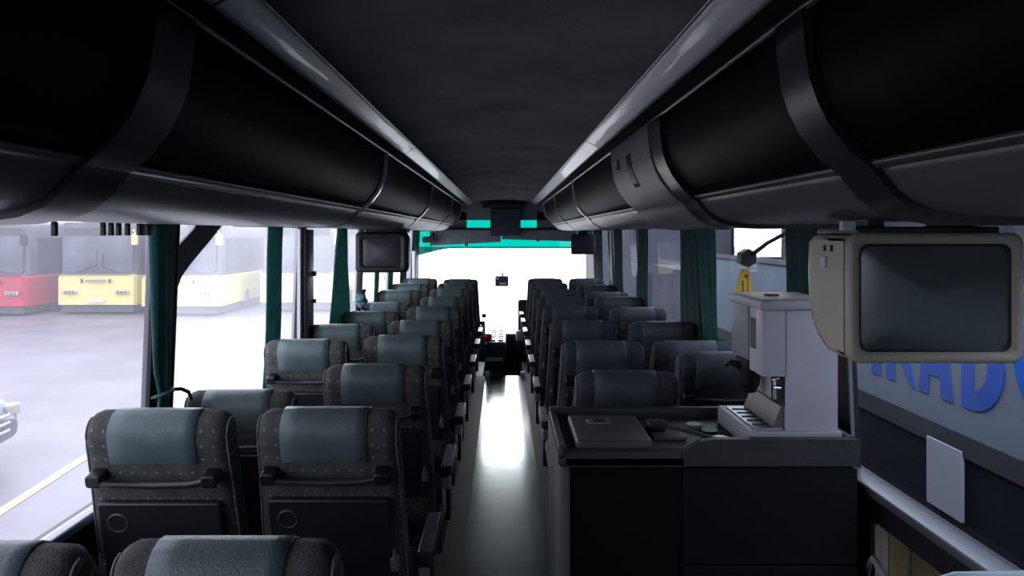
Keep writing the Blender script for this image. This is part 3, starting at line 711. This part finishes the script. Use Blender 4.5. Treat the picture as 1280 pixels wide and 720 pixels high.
poly = [(0.042, -0.130), (0.035, -0.07), (0.024, -0.018), (0.010, -0.003), (-0.012, -0.003), (-0.026, -0.03), (-0.036, -0.08), (-0.042, -0.120)]
mb = MB(); mb.prism(poly, 'y', -0.002, 0.002); mb.build('tag_sheet', yellowtag, yt)
mb = MB(); mb.tube([(0.016, -0.004, -0.045), (0.015, -0.004, -0.10), (0.006, -0.004, -0.112), (-0.008, -0.004, -0.108), (-0.010, -0.004, -0.055)], 0.0025, 6); mb.build('tag_marks', tagmark, yt)
MB().disc((0.008, -0.004, -0.035), 0.009, 'y', 0.003).build('tag_mark_dot', tagmark, yt)

# ------------------------------------------------------------------ rear door and rail low on the right
dr = struct(MB().rbox(XR+0.005, XR+0.02, 0.9, 2.30, 0.02, 0.70, 0.02, axis='x').build('door_1', glass_mat('door_glass', (0.75, 0.74, 0.66), 0.0, 0.05)), 'low glazed rear door', 'door')
mb = MB(); mb.box(XR-0.01, XR+0.03, 2.27, 2.30, 0.02, 0.70); mb.build('door_frame', dullmetal, dr)
mb = MB()
pts = []
xx = XR-0.05
loop = [(2.20, 0.25), (2.23, 0.50), (2.235, 0.59), (2.20, 0.625), (2.14, 0.60), (1.95, 0.50), (1.80, 0.42)]
mb.tube([(xx, y, z) for y, z in loop], 0.011, 8); mb.tube([(xx, 2.22, 0.45), (XR, 2.22, 0.45)], 0.008, 6)
mb.build('door_handle', mat('handle_pale', (0.45, 0.45, 0.47), 0.4), dr)
hr = thing('stair_rail', 'pale tubular rail crossing the lower right corner above the stairwell', 'rail', (0.9, 1.50, 0.0))
MB().tube([(-0.03, 0, 0), (-0.03, 0, 0.84), (-0.01, 0, 0.885), (0.04, 0, 0.900), (0.16, 0, 0.903), (0.235, 0, 0.903)], 0.013, 10).build('tube', mat('rail_grey', (0.22, 0.28, 0.30), 0.35, 0.3), hr)
MB().rbox(-0.055, -0.005, -0.025, 0.025, 0, 0.02, 0.008).build('foot_plate', black, hr)

# ------------------------------------------------------------------ OUTSIDE
GZ = EYE - 2.70
asph = mat('wet_asphalt', (0.205, 0.19, 0.215), 0.42, var=0.22, vscale=0.7, bump=0.15, bscale=6, spec=0.35)
struct(MB().add([(-90, -30, GZ), (90, -30, GZ), (90, 140, GZ), (-90, 140, GZ)], [(0,1,2,3)]).build('ground', asph), 'wet pale asphalt yard', 'ground')
ln = MB().add([(-4.65, 4.0, GZ+0.006), (-4.53, 4.0, GZ+0.006), (-5.18, 10.9, GZ+0.006), (-5.30, 10.9, GZ+0.006)], [(0,1,2,3)]).build('parking_line', mat('line_paint', (0.62, 0.58, 0.28), 0.6, var=0.15, vscale=6)); tag(ln, 'pale yellow line painted on the yard left of the coach', 'road marking')

busglass = mat('bus_glass', (0.10, 0.11, 0.14), 0.12, var=0.5, vscale=0.9, spec=0.6)
tyre = mat('tyre', (0.02, 0.02, 0.02), 0.8)
lampm = mat('headlamp', (0.5, 0.48, 0.45), 0.2)
plate = mat('plate_white', (0.75, 0.75, 0.78), 0.5)
skirt = mat('bus_skirt', (0.09, 0.085, 0.10), 0.7)
def bus(x0, x1, y0, length, m, label, kind, group):
    w = x1-x0; b = thing('parked_bus', label, 'bus', ((x0+x1)/2, y0, GZ), group=group); hwid = w/2
    belt = 1.32; top = 3.05
    def ring(y, z0, z1, inx=0, r=0.12):
        n = 4; out = []
        a = hwid-inx
        for sx, st in ((1, 0), (-1, 1)):
            for k in range(n+1):
                t = (st+k/n)*PI/2; out.append((sx*(a-r)+r*cos(t), y, (z1-r)+r*sin(t)))
        out += [(-a, y, z0), (a, y, z0)]
        return out
    bm_ = MB(); bm_.loft([ring(0.10, 0.33, belt, 0.16), ring(0.0, 0.36, belt, 0.10, 0.03) if False else ring(0.03, 0.33, belt, 0.06), ring(0.16, 0.31, belt, 0.0), ring(length, 0.31, belt, 0.0)], True, False); bm_.build('lower_body', m, b)
    up = MB(); up.loft([ring(0.20, belt, top, 0.10), ring(0.32, belt, top, 0.03), ring(length-0.05, belt, top, 0.02)], True, False); up.build('upper_body', mat('bus_upper', (0.16, 0.16, 0.19), 0.5, var=0.3, vscale=0.8), b)
    MB().loft([rrect(hwid-0.12, 0.70, 0.10, 0.16, 2.10), rrect(hwid-0.14, 0.70, 0.10, 0.13, 2.10)], True, True).build('windscreen', busglass, b)
    mb = MB(); mb.tube([(-0.25*w, 0.11, 1.40), (-0.02, 0.10, 1.62), (0.0, 0.10, 2.15)], 0.012, 5); mb.build('wiper', black, b)
    mb = MB(); mb.tube([(0.25*w, 0.11, 1.40), (0.08*w, 0.10, 1.55), (0.07*w, 0.10, 2.0)], 0.012, 5); mb.build('wiper', black, b)
    MB().rbox(-0.42*w, 0.42*w, 0.10, 0.14, 2.62, 2.86, 0.03, axis='y').build('destination_sign', mat('dest_sign', (0.06, 0.06, 0.07), 0.4), b)
    for s in (-1, 1):
        l = MB(); l.rbox(s*hwid*0.66-0.22, s*hwid*0.66+0.22, 0.0, 0.06, 0.68, 0.80, 0.03, axis='y')
        lm = l.build('headlamp', lampm, b)
        d = MB()
        for q in (-0.12, 0.0, 0.12): d.disc((s*hwid*0.66+q, -0.004, 0.74), 0.045, 'y', 0.01, 12)
        d.build('lamp_lens', mat('lamp_dark', (0.22, 0.18, 0.10), 0.3), lm)
    MB().rbox(-0.28, 0.28, -0.005, 0.03, 0.40, 0.51, 0.01, axis='y').build('number_plate', plate, b)
    g = MB(); g.rbox(-0.32, 0.32, -0.005, 0.03, 1.08, 1.16, 0.01, axis='y'); g.build('badge_strip', mat('badge_grey', (0.35, 0.33, 0.28), 0.5), b)
    g = MB()
    for s in (-1, 1): g.rbox(s*0.46-0.03, s*0.46+0.03, -0.005, 0.03, 1.04, 1.18, 0.01, axis='y')
    g.build('grille_mark', skirt, b)
    MB().box(-hwid+0.10, hwid-0.10, 0.12, length-0.1, 0.08, 0.33).build('skirt', skirt, b)
    for s in (-1, 1):
        for yy in (2.6, length-3.2):
            t = MB(); t.disc((s*(hwid-0.14), yy, 0.48), 0.48, 'x', 0.26, 24); wv = t.build('wheel', tyre, b)
            h = MB(); h.disc((s*(hwid-0.005), yy, 0.48), 0.22, 'x', 0.02, 16); h.build('hub', dullmetal, wv)
    for s in (-1, 1):
        for q in range(5):
            ya = 0.7+q*(length-1.2)/5
            MB().rbox(s*(hwid-0.01)-0.012, s*(hwid-0.01)+0.012, ya, ya+(length-1.2)/5-0.12, belt+0.08, 2.55, 0.06, axis='x').build('side_window', busglass, b)
    mm = MB(); mm.tube([(hwid-0.2, 0.2, 2.75), (hwid+0.02, -0.10, 2.80), (hwid+0.10, -0.18, 2.66)], 0.025, 6); mm.build('mirror_arm', m if kind == 'y' else black, b)
    MB().rbox(hwid+0.0, hwid+0.20, -0.24, -0.12, 2.30, 2.66, 0.04, axis='y').build('mirror', m if kind == 'y' else black, b)
    return b
ym = mat('yellow_bus_paint', (0.90, 0.80, 0.30), 0.4, var=0.06, vscale=2)
rm = mat('red_bus_paint', (0.55, 0.04, 0.06), 0.4, var=0.08, vscale=2)
GB = 'buses parked in a row across the yard'
bus(-18.0, -15.45, 23.2, 10.0, rm, 'red bus parked across the yard at the far left', 'r', GB)
bus(-14.75, -12.15, 23.7, 10.0, ym, 'yellow bus parked right beside the red bus', 'y', GB)
bus(-11.75, -9.2, 23.2, 10.0, ym, 'yellow bus parked behind the rear left pillar', 'y', GB)
bus(-8.35, -5.75, 24.5, 10.0, ym, 'yellow bus seen on both sides of the thin metal post', 'y', GB)
bus(-5.55, -3.65, 25.0, 3.6, ym, 'narrow yellow bus mostly hidden behind the far left monitor and curtains', 'y', GB)

# car nose at the lower left edge
cr = thing('parked_car', 'blue grey car with chrome grille bars at the left edge of the yard', 'car', (-5.74, 7.9, GZ))
carm = mat('car_paint', (0.10, 0.13, 0.20), 0.3, var=0.1)
sec = []
for (x, zt, zb, hwid) in ((0.0, 0.55, 0.30, 0.60), (-0.10, 0.70, 0.25, 0.74), (-0.35, 0.82, 0.22, 0.84), (-0.9, 0.92, 0.22, 0.88), (-1.3, 0.98, 0.22, 0.89), (-2.0, 1.0, 0.22, 0.89), (-3.4, 1.0, 0.22, 0.89), (-4.1, 0.95, 0.25, 0.84), (-4.3, 0.7, 0.35, 0.75)):
    ring = []
    for k in range(16):
        a = 2*PI*k/16; cx = abs(cos(a))**0.5*(1 if cos(a) >= 0 else -1); sz = abs(sin(a))**0.5*(1 if sin(a) >= 0 else -1)
        ring.append((x, hwid*cx, (zt+zb)/2+(zt-zb)/2*sz))
    sec.append(ring)
MB().loft(sec, True, True).build('car_body', carm, cr)
sec = []
for (x, zt, hwid) in ((-1.2, 0.96, 0.70), (-1.8, 1.40, 0.62), (-2.9, 1.45, 0.62), (-3.9, 1.0, 0.68)):
    sec.append([(x, -hwid-0.08, 0.93), (x, -hwid, zt-0.04), (x, -hwid+0.12, zt), (x, hwid-0.12, zt), (x, hwid, zt-0.04), (x, hwid+0.08, 0.93)])
MB().loft(sec, True, True).build('cabin', busglass, cr)
for k in range(3): MB().tube([(0.02, -0.42, 0.42+k*0.09), (0.05, 0, 0.42+k*0.09), (0.02, 0.42, 0.42+k*0.09)], 0.02, 6).build('grille_bar', MATS['chrome'], cr)
for x in (-0.9, -3.4):
    for s in (-1, 1): MB().disc((x, s*0.80, 0.31), 0.31, 'y', 0.18, 20).build('wheel', tyre, cr)
for s in (-1, 1): MB().rbox(-0.14, -0.02, s*0.60-0.10, s*0.60+0.10, 0.56, 0.68, 0.03).build('headlamp', lampm, cr)

# ------------------------------------------------------------------ neighbouring coach on the right
NX = 2.60
nb = thing('neighbour_coach', 'grey coach with blue lettering parked close beside the right windows', 'coach', (NX, 0, GZ))
def NZ(h): return 2.70 + h
y0, y1 = -4.0, 8.9
body = mat('coach_grey', (0.27, 0.31, 0.37), 0.8, spec=0.12, var=0.08, vscale=1.5)
mb = MB(); mb.box(0, 0.05, y0, y1, NZ(-1.14), NZ(-0.26)); mb.box(2.45, 2.5, y0, y1, NZ(-1.9), NZ(-0.26)); mb.box(0.05, 2.45, y1-0.05, y1, NZ(-1.9), NZ(-0.30)); mb.box(0.05, 2.45, y0, y0+0.05, NZ(-1.9), NZ(0.7))
mb.build('side_panel', body, nb)
mb = MB(); mb.box(-0.015, 0.03, y0, y1, NZ(-1.265), NZ(-1.14)); mb.build('moulding_band', mat('coach_band', (0.075, 0.078, 0.085), 0.8, spec=0.12), nb)
mb = MB(); mb.box(0.0, 0.05, y0, y1, NZ(-1.80), NZ(-1.265)); mb.build('dark_side_band', mat('coach_dark', (0.016, 0.017, 0.025), 0.8, spec=0.12, var=0.2, vscale=2), nb)
mb = MB(); mb.box(0.0, 0.05, y0, y1, NZ(-2.35), NZ(-1.80)); mb.build('luggage_flaps', mat('coach_olive', (0.11, 0.10, 0.06), 0.8, spec=0.12, var=0.5, vscale=1.2), nb)
for yy in (2.9, 3.7, 4.6): MB().box(-0.006, 0.0, yy, yy+0.02, NZ(-2.34), NZ(-1.81)).build('flap_seam', black, nb)
MB().rbox(-0.02, 0.0, 4.06, 4.40, NZ(-1.64), NZ(-1.235), 0.01, axis='x').build('white_plate', mat('coach_white', (0.55, 0.54, 0.62), 0.5), nb)
mb = MB(); mb.box(-0.02, 0.03, y0, y1, NZ(-0.30), NZ(-0.255)); mb.build('waist_rail', mat('coach_rail', (0.20, 0.19, 0.24), 0.8, spec=0.12), nb)
wdark = mat('coach_window_dark', (0.055, 0.05, 0.065), 0.8, spec=0.12, var=0.3, vscale=1)
mb = MB(); mb.box(0.0, 0.04, y0, 6.75, NZ(-0.255), NZ(0.55)); mb.box(0.0, 0.04, 8.25, y1, NZ(-0.255), NZ(0.55)); mb.box(0.0, 0.03, 6.75, 8.25, NZ(0.34), NZ(0.55)); mb.build('window_band', wdark, nb)
mb = MB(); mb.add([(0.02, 6.75, NZ(-0.255)), (0.02, 8.25, NZ(-0.255)), (0.02, 8.25, NZ(0.34)), (0.02, 6.75, NZ(0.34))], [(0,1,2,3)]); mb.build('open_pane', glass_mat('coach_clear', (0.93, 0.91, 0.86), 0.0, 0.03), nb)
mb = MB(); mb.rbox(0, 2.5, y0, y1, NZ(0.55), NZ(0.75), 0.08, axis='y'); mb.build('roof', body, nb)
mb = MB(); mb.box(0.05, 2.45, y0+0.05, y1-0.05, NZ(-1.9), NZ(-1.85)); mb.build('underfloor', skirt, nb)
mb = MB(); mb.box(2.46, 2.5, y0, y1, NZ(-0.26), NZ(0.55)); mb.build('far_window_band', wdark, nb)
for yy in (0.5, 6.2):
    t = MB().disc((0.20, yy, 0.48), 0.48, 'x', 0.26, 24).build('wheel', tyre, nb); MB().disc((0.06, yy, 0.48), 0.22, 'x', 0.03, 16).build('hub', dullmetal, t)
# blue letters T R A D, drawn with bars; u runs from far to near (= left to right in view)
bluem = mat('blue_lettering', (0.06, 0.15, 0.62), 0.45, var=0.08)
Zb, Zt = NZ(-0.985), NZ(-0.47)
LH = Zt-Zb
def letter(name, ystart, width, strokes, label):
    mb = MB()
    for k, st in enumerate(strokes):   # polygons in unit coords (u right, v up)
        poly = [(ystart-u*width, Zb+v*LH) for u, v in st]
        mb.prism(poly, 'x', -0.006-0.0004*k, 0.0)
    o = mb.build('letter', bluem, nb); o['label'] = label
letter('T', 5.26, 0.46, [[(0,0.82),(1,0.82),(1,1),(0,1)], [(0.38,0),(0.64,0),(0.64,0.82),(0.38,0.82)]], 'blue letter T')
letter('R', 4.885, 0.34, [[(0,0),(0.28,0),(0.28,1),(0,1)], [(0.28,0.82),(0.7,0.82),(0.85,0.7),(0.95,0.85),(0.75,1),(0.28,1)], [(0.72,0.5),(0.95,0.6),(0.97,0.85),(0.72,0.85)], [(0.28,0.42),(0.75,0.42),(0.95,0.6),(0.28,0.6)], [(0.40,0.42),(0.72,0.42),(1.0,0.0),(0.92,0.0),(0.68,0.12)]], 'blue letter R')
letter('A', 4.51, 0.35, [[(0,0),(0.30,0),(0.44,1),(0.26,1)], [(0.68,0),(1,0),(0.74,1),(0.50,1)], [(0.2,0.24),(0.8,0.24),(0.78,0.42),(0.22,0.42)], [(0.3,0.82),(0.7,0.82),(0.7,1),(0.3,1)]], 'blue letter A')
dpoly = [(0.24+0.76*sin(a), 0.5-0.5*cos(a)) for a in [PI*k/14 for k in range(15)]]
din = [(0.30+0.34*sin(a), 0.5-0.28*cos(a)) for a in [PI*k/14 for k in range(15)]]
mbD = []
for k in range(14): mbD.append([dpoly[k], dpoly[k+1], din[k+1], din[k]])
letter('D', 4.085, 0.35, [[(0,0),(0.30,0),(0.30,1),(0,1)]] + mbD, 'blue letter D')
mb = MB(); mb.prism([(3.16+0.52*cos(2*PI*k/32), NZ(-0.56)+0.50*sin(2*PI*k/32)) for k in range(32)], 'x', -0.006, 0.0)
mb.build('round_emblem', mat('blue_emblem', (0.02, 0.17, 0.75), 0.4), nb)['label'] = 'large blue round shape beside the letters'

# further vehicles ahead on the right
def van(x, ya, yb, top, m, label, name='parked_van', cat='van'):
    t = thing(name, label, cat, (x, ya, GZ))
    L = yb-ya
    poly = [(0.0, 0.35), (0.0, top*0.55), (0.25, top*0.62), (0.7, top*0.97), (1.0, top), (L-0.05, top), (L, top-0.1), (L, 0.35)]
    MB().prism(poly, 'x', 0, 1.9).build('body', m, t, bevel=0.05)
    mb = MB(); mb.prism([(0.5, top*0.63), (0.85, top*0.92), (L-0.4, top*0.92), (L-0.3, top*0.63)], 'x', -0.01, 0.0); mb.build('side_window', wdark, t)
    for yy in (0.8, L-0.9): MB().disc((0.12, yy, 0.34), 0.34, 'x', 0.26, 20).build('wheel', tyre, t)
van(3.05, 10.3, 14.8, 2.05, mat('van_grey', (0.05, 0.052, 0.065), 0.8, spec=0.12), 'dark grey van seen between the right curtains')
van(3.3, 18.0, 29.0, 3.1, mat('far_coach_grey', (0.06, 0.062, 0.08), 0.8, spec=0.12), 'tall grey coach farthest ahead on the right', 'far_coach', 'coach')

# ------------------------------------------------------------------ light, world, camera
w = bpy.data.worlds.new('overcast'); bpy.context.scene.world = w; w.use_nodes = True
nt = w.node_tree; bg = nt.nodes['Background']
tc = nt.nodes.new('ShaderNodeTexCoord'); sx = nt.nodes.new('ShaderNodeSeparateXYZ'); nt.links.new(tc.outputs['Generated'], sx.inputs[0])
rp = nt.nodes.new('ShaderNodeValToRGB'); nt.links.new(sx.outputs['Z'], rp.inputs['Fac'])
rp.color_ramp.elements[0].color = (0.95, 0.97, 1, 1); rp.color_ramp.elements[1].color = (0.80, 0.86, 1, 1)
nt.links.new(rp.outputs['Color'], bg.inputs['Color']); 
mxm = nt.nodes.new('ShaderNodeMath'); mxm.operation = 'MAXIMUM'; mxm.inputs[1].default_value = 0.0; nt.links.new(sx.outputs['Y'], mxm.inputs[0])
pw = nt.nodes.new('ShaderNodeMath'); pw.operation = 'POWER'; pw.inputs[1].default_value = 6.0; nt.links.new(mxm.outputs[0], pw.inputs[0])
ma = nt.nodes.new('ShaderNodeMath'); ma.operation = 'MULTIPLY_ADD'; ma.inputs[1].default_value = 9.0; ma.inputs[2].default_value = 4.6; nt.links.new(pw.outputs[0], ma.inputs[0])
nt.links.new(ma.outputs[0], bg.inputs['Strength'])   # brighter cloud ahead of the coach

def portal(name, loc, rot, sx_, sy_):
    l = bpy.data.lights.new(name, 'AREA'); l.shape = 'RECTANGLE'; l.size = sx_; l.size_y = sy_; l.cycles.is_portal = True
    o = bpy.data.objects.new(name, l); C.objects.link(o); o.location = loc; o.rotation_euler = rot
portal('left_portal', (-1.30, 4.1, 1.28), (0, -PI/2, 0), 1.0, 10.8)
portal('right_portal', (1.29, 4.1, 1.28), (0, PI/2, 0), 1.0, 10.8)
portal('front_portal', (0, 10.2, 1.05), (-PI/2, 0, 0), 2.5, 1.6)

cam = bpy.data.cameras.new('camera'); co = bpy.data.objects.new('camera', cam); C.objects.link(co)
co.location = (0, 0, EYE); co.rotation_euler = (PI/2, 0, 0)
cam.sensor_width = 36; cam.lens = 900/1280*36; cam.shift_x = 10/1280; cam.shift_y = -69/1280; cam.clip_start = 0.05
sc = bpy.context.scene; sc.camera = co
sc.view_settings.view_transform = 'Standard'; sc.view_settings.look = 'None'; sc.view_settings.exposure = 0
sc.cycles.use_denoising = True; sc.cycles.max_bounces = 8; sc.cycles.transparent_max_bounces = 16
sc.cycles.sample_clamp_indirect = 4
sc.cycles.caustics_reflective = False; sc.cycles.caustics_refractive = False
